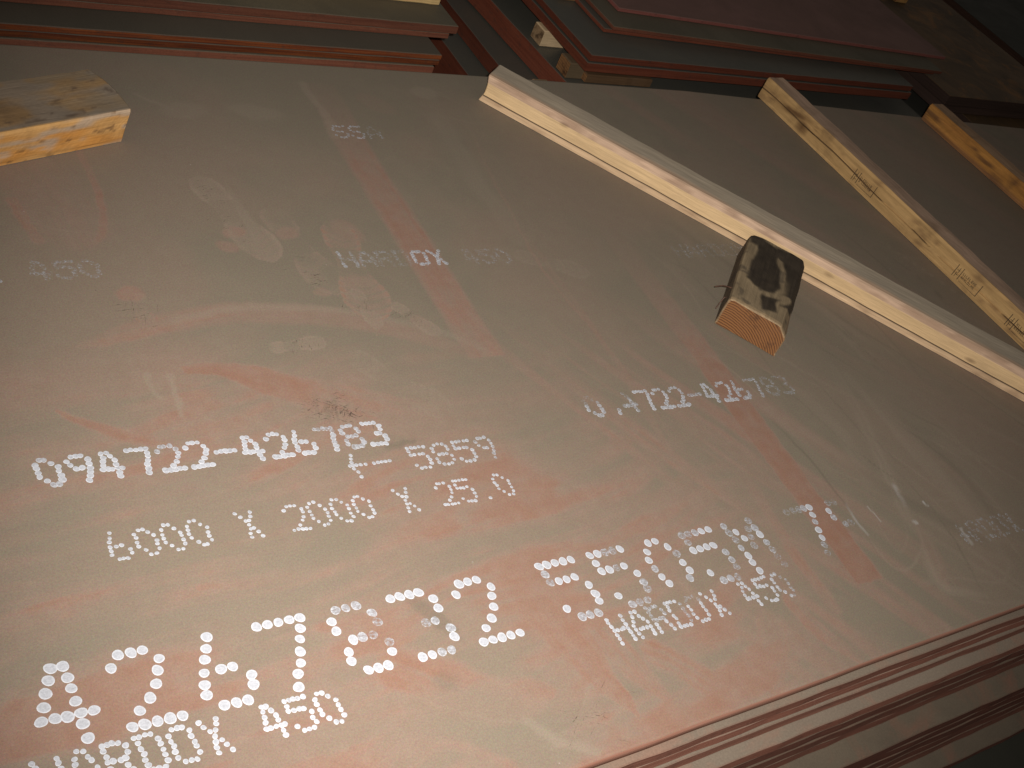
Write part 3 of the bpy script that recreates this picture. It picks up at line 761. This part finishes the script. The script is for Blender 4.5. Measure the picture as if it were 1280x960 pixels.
# --- neighbouring pile, far left
def rect(x0, y0, x1, y1): return [(x0, y0), (x1, y0), (x1, y1), (x0, y1)]
GL = 'plates of the far left pile'
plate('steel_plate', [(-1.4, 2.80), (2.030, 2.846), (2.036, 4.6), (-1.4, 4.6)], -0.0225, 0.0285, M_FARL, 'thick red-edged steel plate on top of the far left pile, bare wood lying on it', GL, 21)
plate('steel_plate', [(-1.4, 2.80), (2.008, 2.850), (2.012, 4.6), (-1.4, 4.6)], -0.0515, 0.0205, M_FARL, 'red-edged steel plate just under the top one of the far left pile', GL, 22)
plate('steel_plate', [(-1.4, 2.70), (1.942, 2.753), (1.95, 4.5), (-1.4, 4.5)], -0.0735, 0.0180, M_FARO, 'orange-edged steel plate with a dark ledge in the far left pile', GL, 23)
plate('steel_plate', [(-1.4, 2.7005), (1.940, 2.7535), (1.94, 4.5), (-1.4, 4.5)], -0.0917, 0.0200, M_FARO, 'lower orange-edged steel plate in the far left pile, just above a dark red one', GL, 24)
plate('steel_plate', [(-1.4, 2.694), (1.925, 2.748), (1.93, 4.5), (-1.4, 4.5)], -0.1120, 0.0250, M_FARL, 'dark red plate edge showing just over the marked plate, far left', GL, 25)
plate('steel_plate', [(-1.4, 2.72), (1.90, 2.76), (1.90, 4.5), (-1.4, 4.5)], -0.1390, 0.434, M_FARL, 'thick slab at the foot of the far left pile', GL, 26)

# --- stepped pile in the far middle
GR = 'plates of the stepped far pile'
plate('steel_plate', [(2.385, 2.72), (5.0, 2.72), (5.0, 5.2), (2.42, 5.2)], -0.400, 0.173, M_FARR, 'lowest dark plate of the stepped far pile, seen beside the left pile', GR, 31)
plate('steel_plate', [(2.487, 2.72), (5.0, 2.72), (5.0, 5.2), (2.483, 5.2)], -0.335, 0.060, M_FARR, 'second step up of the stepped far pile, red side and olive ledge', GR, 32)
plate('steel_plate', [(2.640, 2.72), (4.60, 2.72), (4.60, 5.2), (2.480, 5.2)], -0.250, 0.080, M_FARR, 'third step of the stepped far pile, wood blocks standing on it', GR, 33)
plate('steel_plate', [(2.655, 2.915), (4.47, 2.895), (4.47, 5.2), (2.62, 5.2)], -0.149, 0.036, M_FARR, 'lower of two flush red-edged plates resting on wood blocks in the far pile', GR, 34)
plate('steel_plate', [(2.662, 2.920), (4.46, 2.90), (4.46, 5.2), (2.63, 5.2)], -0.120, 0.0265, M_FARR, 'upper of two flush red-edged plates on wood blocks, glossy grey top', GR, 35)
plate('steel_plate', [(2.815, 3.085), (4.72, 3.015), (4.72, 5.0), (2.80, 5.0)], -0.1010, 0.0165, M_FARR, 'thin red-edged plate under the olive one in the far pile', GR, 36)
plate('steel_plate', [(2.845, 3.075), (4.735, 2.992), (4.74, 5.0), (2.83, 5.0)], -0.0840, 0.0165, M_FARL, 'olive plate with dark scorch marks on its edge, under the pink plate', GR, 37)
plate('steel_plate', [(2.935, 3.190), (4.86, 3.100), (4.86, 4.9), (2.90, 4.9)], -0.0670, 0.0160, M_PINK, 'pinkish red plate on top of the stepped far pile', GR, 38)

# --- brown rusted plates, far right
GB = 'rusty plates at the far right'
plate('steel_plate', [(4.80, 2.925), (5.83, 2.90), (5.83, 5.6), (4.80, 5.6)], -0.165, 0.05, M_BROWN, 'brown rusted plate at the far right, top of its pile', GB, 41)
plate('steel_plate', [(4.82, 2.95), (5.80, 2.93), (5.80, 5.6), (4.82, 5.6)], -0.218, 0.05, M_BROWN, 'dark plate under the brown rusted one at the far right', GB, 42)
plate('steel_plate', [(5.03, 2.80), (5.82, 2.80), (5.82, 5.6), (5.03, 5.6)], -0.272, 0.301, M_BROWN, 'dark foot slab of the brown rusted pile at the far right', GB, 43)
plate('steel_plate', [(6.5, 3.0), (9.5, 2.9), (9.5, 6.0), (6.6, 6.0)], -0.33, 0.243, M_VDARK, 'dim dark plate in the shadows past the brown pile', GB, 44)

# ------------------------------------------------------------------ timbers
def timber(name, label, cat, A, ang, L, prof, tone, mat, nseg=40, jit=0.0008, shape=None, group=None, ev=0.004, seed=0):
    """sawn timber: outline prof (y, z) swept along local x from 0 to L; A = world xy of local origin, ang = heading"""
    r = random.Random(seed)
    # densify the outline
    pr = []
    n = len(prof)
    for i in range(n):
        a, b = prof[i], prof[(i + 1) % n]
        m = max(1, int(math.hypot(b[0] - a[0], b[1] - a[1]) / ev))
        for j in range(m):
            t = j / m
            pr.append((a[0] + (b[0] - a[0]) * t, a[1] + (b[1] - a[1]) * t))
    k = len(pr)
    cy = sum(p[0] for p in pr) / k; cz = sum(p[1] for p in pr) / k
    S = [0, .0015, .004] + [L * (i + 1) / (nseg + 1) for i in range(nseg)] + [L - .004, L - .0015, L]
    inset = [.006, .002, 0] + [0] * nseg + [0, .002, .006]
    V, T = [], []
    ph = [r.uniform(0, 6) for _ in range(6)]
    for si, s in enumerate(S):
        for (y, z) in pr:
            dy, dz = y - cy, z - cz
            l = math.hypot(dy, dz)
            q = 1 - inset[si] / l * .6
            yy, zz = cy + dy * q, cz + dz * q
            xx = s
            if zz > .006:
                w = jit * (math.sin(s * 9 + ph[0] + y * 40) + .7 * math.sin(s * 23 + ph[1] + z * 55) + .5 * math.sin(s * 61 + ph[2]) + r.uniform(-.25, .25))
                yy += w * dy / l; zz += w * dz / l
            if shape: xx, yy, zz = shape(s, xx, yy, zz)
            V.append((xx, yy, max(zz, 0.0)))
            T.append(tone(s, y, z))
    F = []
    ns = len(S)
    for a in range(ns - 1):
        for i in range(k):
            j = (i + 1) % k
            F.append((a * k + i, (a + 1) * k + i, (a + 1) * k + j, a * k + j))
    F.append(tuple(range(k)))
    F.append(tuple(range((ns - 1) * k, ns * k))[::-1])
    me = bpy.data.meshes.new(name)
    me.from_pydata(V, [], F)
    at = me.attributes.new('tone', 'FLOAT_COLOR', 'POINT')
    at.data.foreach_set('color', np.array([(c[0], c[1], c[2], 1.0) for c in T], np.float32).ravel())
    bm = bmesh.new(); bm.from_mesh(me); bmesh.ops.recalc_face_normals(bm, faces=bm.faces); bm.to_mesh(me); bm.free()
    o = link(name, me, mat)
    o.location = (A[0], A[1], 0.0015)
    o.rotation_euler = (0, 0, ang)
    tag(o, label, cat, group)
    return o

def lerp(a, b, t): return tuple(a[i] * (1 - t) + b[i] * t for i in range(3))
def _h(a, b, s):
    n = (a * 374761393 + b * 668265263 + s * 974634211) & 0x7fffffff
    n = ((n ^ (n >> 13)) * 1274126177) & 0x7fffffff
    return ((n ^ (n >> 16)) & 0xffff) / 65535.0
def nz(x, y, s):
    v = 0.0; a = 1.0; tt = 0.0
    for k in range(3):
        X = x * 2 ** k + 13.7 * k; Y = y * 2 ** k - 7.1 * k; sd = s + k * 17
        xi = math.floor(X); yi = math.floor(Y); fx = X - xi; fy = Y - yi
        fx = fx * fx * (3 - 2 * fx); fy = fy * fy * (3 - 2 * fy)
        v += a * ((_h(xi, yi, sd) * (1 - fx) + _h(xi + 1, yi, sd) * fx) * (1 - fy) + (_h(xi, yi + 1, sd) * (1 - fx) + _h(xi + 1, yi + 1, sd) * fx) * fy)
        tt += a; a *= .5
    return v / tt

W_PALE = mat_wood('pale_spruce', seed=1.3, grain=0.16, dirt=0.14, dirtc=(0.30, 0.20, 0.13, 1), endc=(0.42, 0.28, 0.15, 1), endd=(0.30, 0.18, 0.09, 1))
W_YEL = mat_wood('yellowed_spruce', seed=4.1, grain=0.22, dirt=0.55, dirtc=(0.15, 0.085, 0.04, 1), endc=(0.36, 0.22, 0.10, 1), endd=(0.26, 0.14, 0.06, 1))
W_ORA = mat_wood('orange_pine', seed=7.7, grain=0.32, dirt=0.5, dirtc=(0.13, 0.07, 0.035, 1))
W_OLD = mat_wood('old_orange_pine', seed=11.9, grain=0.20, dirt=0.45, dirtc=(0.12, 0.075, 0.045, 1))
W_TAR = mat_wood('tarred_softwood', seed=15.2, grain=0.25, dirt=0.35, dirtc=(0.10, 0.075, 0.05, 1), endc=(0.215, 0.092, 0.030, 1), endd=(0.080, 0.030, 0.011, 1), pith=(-0.02, -0.10), rings=165.0)

# pale batten lying askew
H1 = .0800
def tone1(s, y, z):
    if y < .02 and .0178 < z < .0206: return (.07, .045, .028)
    if z > .0765 and y > .004:  # weathered grey top, colour lightened to offset the flash's grazing angle
        n_ = nz(s * 5, y * 26, 5)
        g = lerp((.43, .345, .245), (.31, .25, .185), n_); w = lerp((.52, .35, .23), (.38, .25, .165), nz(s * 30, y * 60, 4))
        return lerp(w, g, min(1, max(0, (y - .012) / .016 + (nz(s * 12, 0, 3) - .5) * .8)))
    if y < .02 and z > .0585: return lerp((.56, .375, .25), (.40, .255, .165), sstep(.35, .7, nz(s * 18, z * 40, 6)))
    if y < .02 and z > .0205: return lerp((.70, .485, .265), (.64, .425, .215), nz(s * 5, 0, 7))
    if y < .02: return lerp((.61, .415, .245), (.46, .30, .175), sstep(.45, .75, nz(s * 26, z * 60, 8)))
    return (.40, .30, .20)
p1 = [(0, 0), (0, .0172), (.0045, .0182), (.0045, .0202), (.0003, .0216), (0, .0580), (.0015, .0605), (.006, .0750), (.011, .0790), (.088, .0840), (.096, .0800), (.098, .072), (.098, 0)]
def shape1(s, x, y, z):
    if s < .02: x += .010 * math.sin(math.pi * min(1, z / .08)) * (1 - s / .02)
    return x, y, z
batten1 = timber('timber_batten', 'long pale new timber batten lying diagonally, the dark tarred block in front of it', 'batten', (1.8585, 2.398), math.atan2(1.054 - 2.398, 2.946 - 1.8585), 1.84, p1, tone1, W_PALE, 90, .0007, shape1, 'battens on the marked plate', .0045, 3)

# stamped batten
def tone2(s, y, z):
    if y < .02 and .0335 < z < .0358 and nz(s * 7, 1, 19) > .36: return (.085, .045, .022)
    if z > .072 and y > .006: return lerp((.48, .315, .215), (.32, .21, .145), nz(s * 7, y * 40, 15))  # pink-brown top, brightened in its colour to look more lit
    if y < .02:
        c = lerp((.58, .365, .155), (.47, .275, .11), nz(s * 4, z * 22, 16))
        c = lerp(c, (.30, .17, .075), .75 * sstep(.55, .78, nz(s * 22, z * 70, 18)))
        d = math.hypot((s - .165) / .085, (z - .044 - (s - .165) * .2) / .016)
        d2 = math.hypot((s - .225) / .03, (z - .028) / .026)
        m = max(0, 1.15 - min(d, d2)) * (.35 + nz(s * 60, z * 60, 17))
        return lerp(c, (.14, .068, .027), min(.9, m * 1.3))
    return (.36, .25, .15)
p2 = [(0, 0), (0, .0318), (.0045, .0338), (.0045, .0354), (0, .0374), (.001, .068), (.006, .0765), (.075, .0775), (.082, .070), (.082, 0)]
def shape2(s, x, y, z):
    if y < .006 and .02 < z < .05: z += .0045 * math.sin(s * 5.3) + .002 * math.sin(s * 19)
    return x, y, z
a2 = math.atan2(1.237 - 2.524, 3.166 - 3.092)
batten2 = timber('timber_batten', 'yellowish timber batten with small black stamps and a lengthwise crack', 'batten', (3.092, 2.526), a2, 1.93, p2, tone2, W_YEL, 110, .0010, shape2, 'battens on the marked plate', .0045, 9)

# third batten, far right
def tone3(s, y, z):
    if z > .064 and y > .006: return lerp((.44, .28, .165), (.30, .185, .115), nz(s * 6, y * 30, 25))  # top colour lifted too, where the flash only grazes it
    if y < .02:
        c = lerp((.58, .27, .065), (.44, .19, .05), nz(s * 6, z * 40, 26))
        c = lerp(c, (.16, .075, .035), .8 * sstep(.56, .74, nz(s * 15, z * 50, 27)))
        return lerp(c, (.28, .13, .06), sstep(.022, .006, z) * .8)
    return (.32, .2, .1)
p3 = [(0, 0), (0, .062), (.006, .069), (.074, .0705), (.081, .064), (.081, 0)]
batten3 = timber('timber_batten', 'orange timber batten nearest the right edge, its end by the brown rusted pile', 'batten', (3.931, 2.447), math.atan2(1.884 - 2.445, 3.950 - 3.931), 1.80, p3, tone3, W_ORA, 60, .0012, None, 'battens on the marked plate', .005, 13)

# short thick plank, upper left
def toneP(s, y, z):
    n_ = nz(s * 8, y * 20, 35)
    if z > .0755 and y > .004:
        c = lerp((.25, .178, .110), (.32, .19, .085), sstep(.35, .68, n_))
        c = lerp(c, (.24, .19, .145), .8 * sstep(.5, .72, nz(s * 11, y * 24, 38)))
        return lerp(c, (.10, .065, .045), .7 * sstep(.66, .80, nz(s * 30, y * 60, 39)))
    c = lerp((.60, .27, .065), (.62, .34, .12), sstep(.35, .65, nz(s * 7, z * 40, 36)))
    c = lerp(c, (.46, .36, .27), sstep(.52, .7, nz(s * 13, z * 50, 37)) * .75)
    return lerp(c, (.17, .085, .035), .75 * sstep(.66, .80, nz(s * 34 + z * 90, z * 60 - s * 20, 34)))
pP = [(0, 0), (0, .074), (.004, .079), (.158, .080), (.164, .074), (.164, 0)]
aP = math.atan2(2.155 - 2.051, .813 - .523)
LP = .75
def shapeP(s, x, y, z):
    e = max(0, (s - LP + .05) / .05)
    return x - .012 * e * max(0, 1 - z / .08) - .010 * e * abs(y / .08 - 1) ** 2, y, z
plank = timber('timber_plank', 'short thick orange-brown wooden plank with sawn end, at the upper left of the marked plate', 'plank', (.813 - LP * math.cos(aP), 2.155 - LP * math.sin(aP)), aP, LP, pP, toneP, W_OLD, 120, .0010, shapeP, None, .005, 17)

# tarred block
LB, WB, HB = .372, .170, .0795
TAR = [(.250, -.062, .118, .038), (.262, -.146, .125, .027), (.075, -.105, .040, .022), (.345, -.085, .022, .080), (.145, -.156, .060, .014)]
def toneB(s, y, z):
    w1 = .030 * (nz(s * 13, y * 13, 45) - .5) * 2 + .005 * (nz(s * 90, y * 90, 48) - .5) * 2
    w2 = .020 * (nz(s * 13 + 9, y * 13, 49) - .5) * 2
    d = min(max((abs(s + w1 - a) - c) , (abs(y + w2 - b) - e)) for a, b, c, e in TAR)
    base = lerp((.195, .140, .082), (.275, .200, .115), nz(s * 14, y * 30, 46))
    base = lerp(base, (.10, .075, .05), .75 * sstep(.60, .76, nz(s * 45, y * 45, 44)))
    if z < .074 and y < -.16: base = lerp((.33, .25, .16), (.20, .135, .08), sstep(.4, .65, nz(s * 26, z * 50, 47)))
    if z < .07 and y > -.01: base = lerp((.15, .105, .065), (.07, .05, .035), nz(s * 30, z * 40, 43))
    if s < .012: base = lerp(base, (.40, .27, .15), .6)
    m = 1 - float(sstep(-.005, .006, d))
    return lerp(base, lerp((.022, .016, .012), (.045, .033, .022), nz(s * 60, y * 60, 42)), m * .95)
pB = [(-WB, 0), (-WB, .050), (-WB + .002, .056), (-.145, .0775), (-.138, HB), (-.010, HB), (-.003, .076), (0, .066), (0, 0)]
def shapeB(s, x, y, z):
    # waney right edge that opens up towards the near end
    if z > .045 and y < -.13:
        k_ = min(1, s / LB * 1.15)
        ty = -WB + .006; tz = HB - .005
        y = y * (1 - .75 * k_) + (.75 * k_) * (y if z < .06 else ty + (y + .145) * .4)
        if y < -.137 and z > .05: z = z + (HB - z) * .35 * k_
    x += .010 * (y / WB + .5) * (1 - s / LB) + (.012 * (z / HB) if s < .02 else 0) - (.012 if s < .02 else 0)
    if s > LB - .03:
        e = (s - LB + .03) / .03
        x -= .016 * e * abs((y + WB / 2) / (WB / 2)) ** 4
    return x, y, z
angB = math.atan2(.246, .274)
block = timber('timber_block', 'short dark tar-stained wooden block with orange end grain in front of the pale batten', 'block', (2.072, 1.453), angB, LB, pB, toneB, W_TAR, 96, .0010, shapeB, None, .0035, 23)
def tube(name, pts, rad, mat, parent):
    bm = bmesh.new()
    prev = None
    for i, p in enumerate(pts):
        p = Vector(p)
        d = (Vector(pts[min(i + 1, len(pts) - 1)]) - Vector(pts[max(i - 1, 0)])).normalized()
        u = d.orthogonal().normalized(); v = d.cross(u)
        ring = [bm.verts.new(p + (u * math.cos(a) + v * math.sin(a)) * rad) for a in [6.2832 * q / 8 for q in range(8)]]
        if prev:
            for q in range(8):
                bm.faces.new((prev[q], prev[(q + 1) % 8], ring[(q + 1) % 8], ring[q]))
        else: bm.faces.new(ring[::-1])
        prev = ring
    bm.faces.new(prev)
    bmesh.ops.recalc_face_normals(bm, faces=bm.faces)
    me = bpy.data.meshes.new(name); bm.to_mesh(me); bm.free()
    return link(name, me, mat, parent)
tube('nail', [(.085, -.006, .060), (.078, .010, .062), (.066, .024, .064), (.052, .040, .060)], .0016, M_NAIL, block)
tube('nail', [(.055, -.006, .052), (.050, .006, .046), (.040, .010, .030), (.030, .012, .018)], .0014, M_NAIL, block)

# treatment stamps on the second batten: frame bars and two rows of small characters
def stamp(s0, w, zc=.037, hgt=.042, seed=0):
    r = random.Random(seed)
    V, F = [], []
    def q(x0, z0, x1, z1, sl=0):
        b = len(V); y = -.0042
        V.extend([(s0 + x0, y, zc + z0), (s0 + x1, y, zc + z0), (s0 + x1 + sl, y, zc + z1), (s0 + x0 + sl, y, zc + z1)])
        F.append((b, b + 1, b + 2, b + 3))
    h = hgt / 2
    for x in (0, w * .22, w): q(x, -h, x + .0022, h, .001)
    q(w * .08, -h * .9, w * .08 + .0018, -h * .1); q(w * .13, -h * .2, w * .13 + .0016, h * .75)
    q(w * .10, -h * .5, w * .18, -h * .42); q(w * .06, h * .2, w * .17, h * .28)
    for row in (.12, -.45):
        x = w * .30
        while x < w * .86:
            cw = r.uniform(.0036, .0056)
            z0, z1 = h * row, h * (row + .42)
            kind = r.choice('LEHO')
            q(x, z0, x + .0013, z1)
            if kind in 'HO': q(x + cw - .0013, z0, x + cw, z1)
            if kind in 'LEO': q(x, z0, x + cw, z0 + .0013)
            if kind in 'EO': q(x, z1 - .0013, x + cw, z1)
            if kind in 'EH': q(x, (z0 + z1) / 2 - .0006, x + cw, (z0 + z1) / 2 + .0006)
            x += cw + r.uniform(.0018, .003)
            if r.random() < .14: x += .006
    q(w * .3, -h, w, -h + .0012)
    me = bpy.data.meshes.new('stamp'); me.from_pydata(V, [], F)
    return link('stamp', me, M_INK, batten2)
for s0, w, sd in ((0.4946, 0.0975, 3), (0.9715, 0.1003, 4), (1.1965, 0.1006, 5)): stamp(s0, w, seed=sd)

# wood pieces between the far plates
def dunnage(label, x0, y0, x1, y1, z0, z1, col, mat, seed):
    me = slab_mesh('dunnage_block', [(x0, y0), (x1, y0), (x1, y1), (x0, y1)], z1, z1 - z0, ch=.004, step=.03, rough_e=.0015, seed=seed)
    at = me.attributes.new('tone', 'FLOAT_COLOR', 'POINT')
    at.data.foreach_set('color', np.tile(np.array(col + (1,), np.float32), len(me.vertices)))
    o = link('dunnage_block', me, mat)
    tag(o, label, 'wood block', 'wood pieces in the far piles')
dunnage('pale wood block wedged under the stepped far pile plates', 2.634, 3.175, 2.95, 3.245, -.2495, -.1855, (.62, .44, .25), W_PALE, 3)
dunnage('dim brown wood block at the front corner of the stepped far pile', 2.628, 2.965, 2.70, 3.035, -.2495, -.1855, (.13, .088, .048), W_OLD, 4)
dunnage('thin brown batten lying along the front of the stepped far pile', 2.705, 2.945, 3.02, 2.985, -.2495, -.2150, (.12, .066, .032), W_OLD, 5)
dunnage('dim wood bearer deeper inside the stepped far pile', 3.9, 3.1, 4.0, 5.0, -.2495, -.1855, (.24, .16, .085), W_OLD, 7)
dunnage('yellow wood piece lying on top of the far left pile', 1.2, 2.963, 2.012, 3.043, -.0220, .045, (.62, .42, .18), W_YEL, 6)
dunnage('small tan wood scrap on the brown rusted pile', 5.290, 3.823, 5.380, 4.123, -.1645, -.125, (.55, .30, .10), W_ORA, 8)
dunnage('splintered brown wood slip under the olive plates of the far pile', 2.74, 3.30, 2.85, 3.36, -.1195, -.1020, (.34, .17, .07), W_OLD, 9)
dunnage('light wood stub beside the lower steps of the far pile', 2.535, 2.975, 2.60, 3.02, -.3345, -.290, (.26, .17, .09), W_PALE, 11)

scn.render.engine = 'CYCLES'
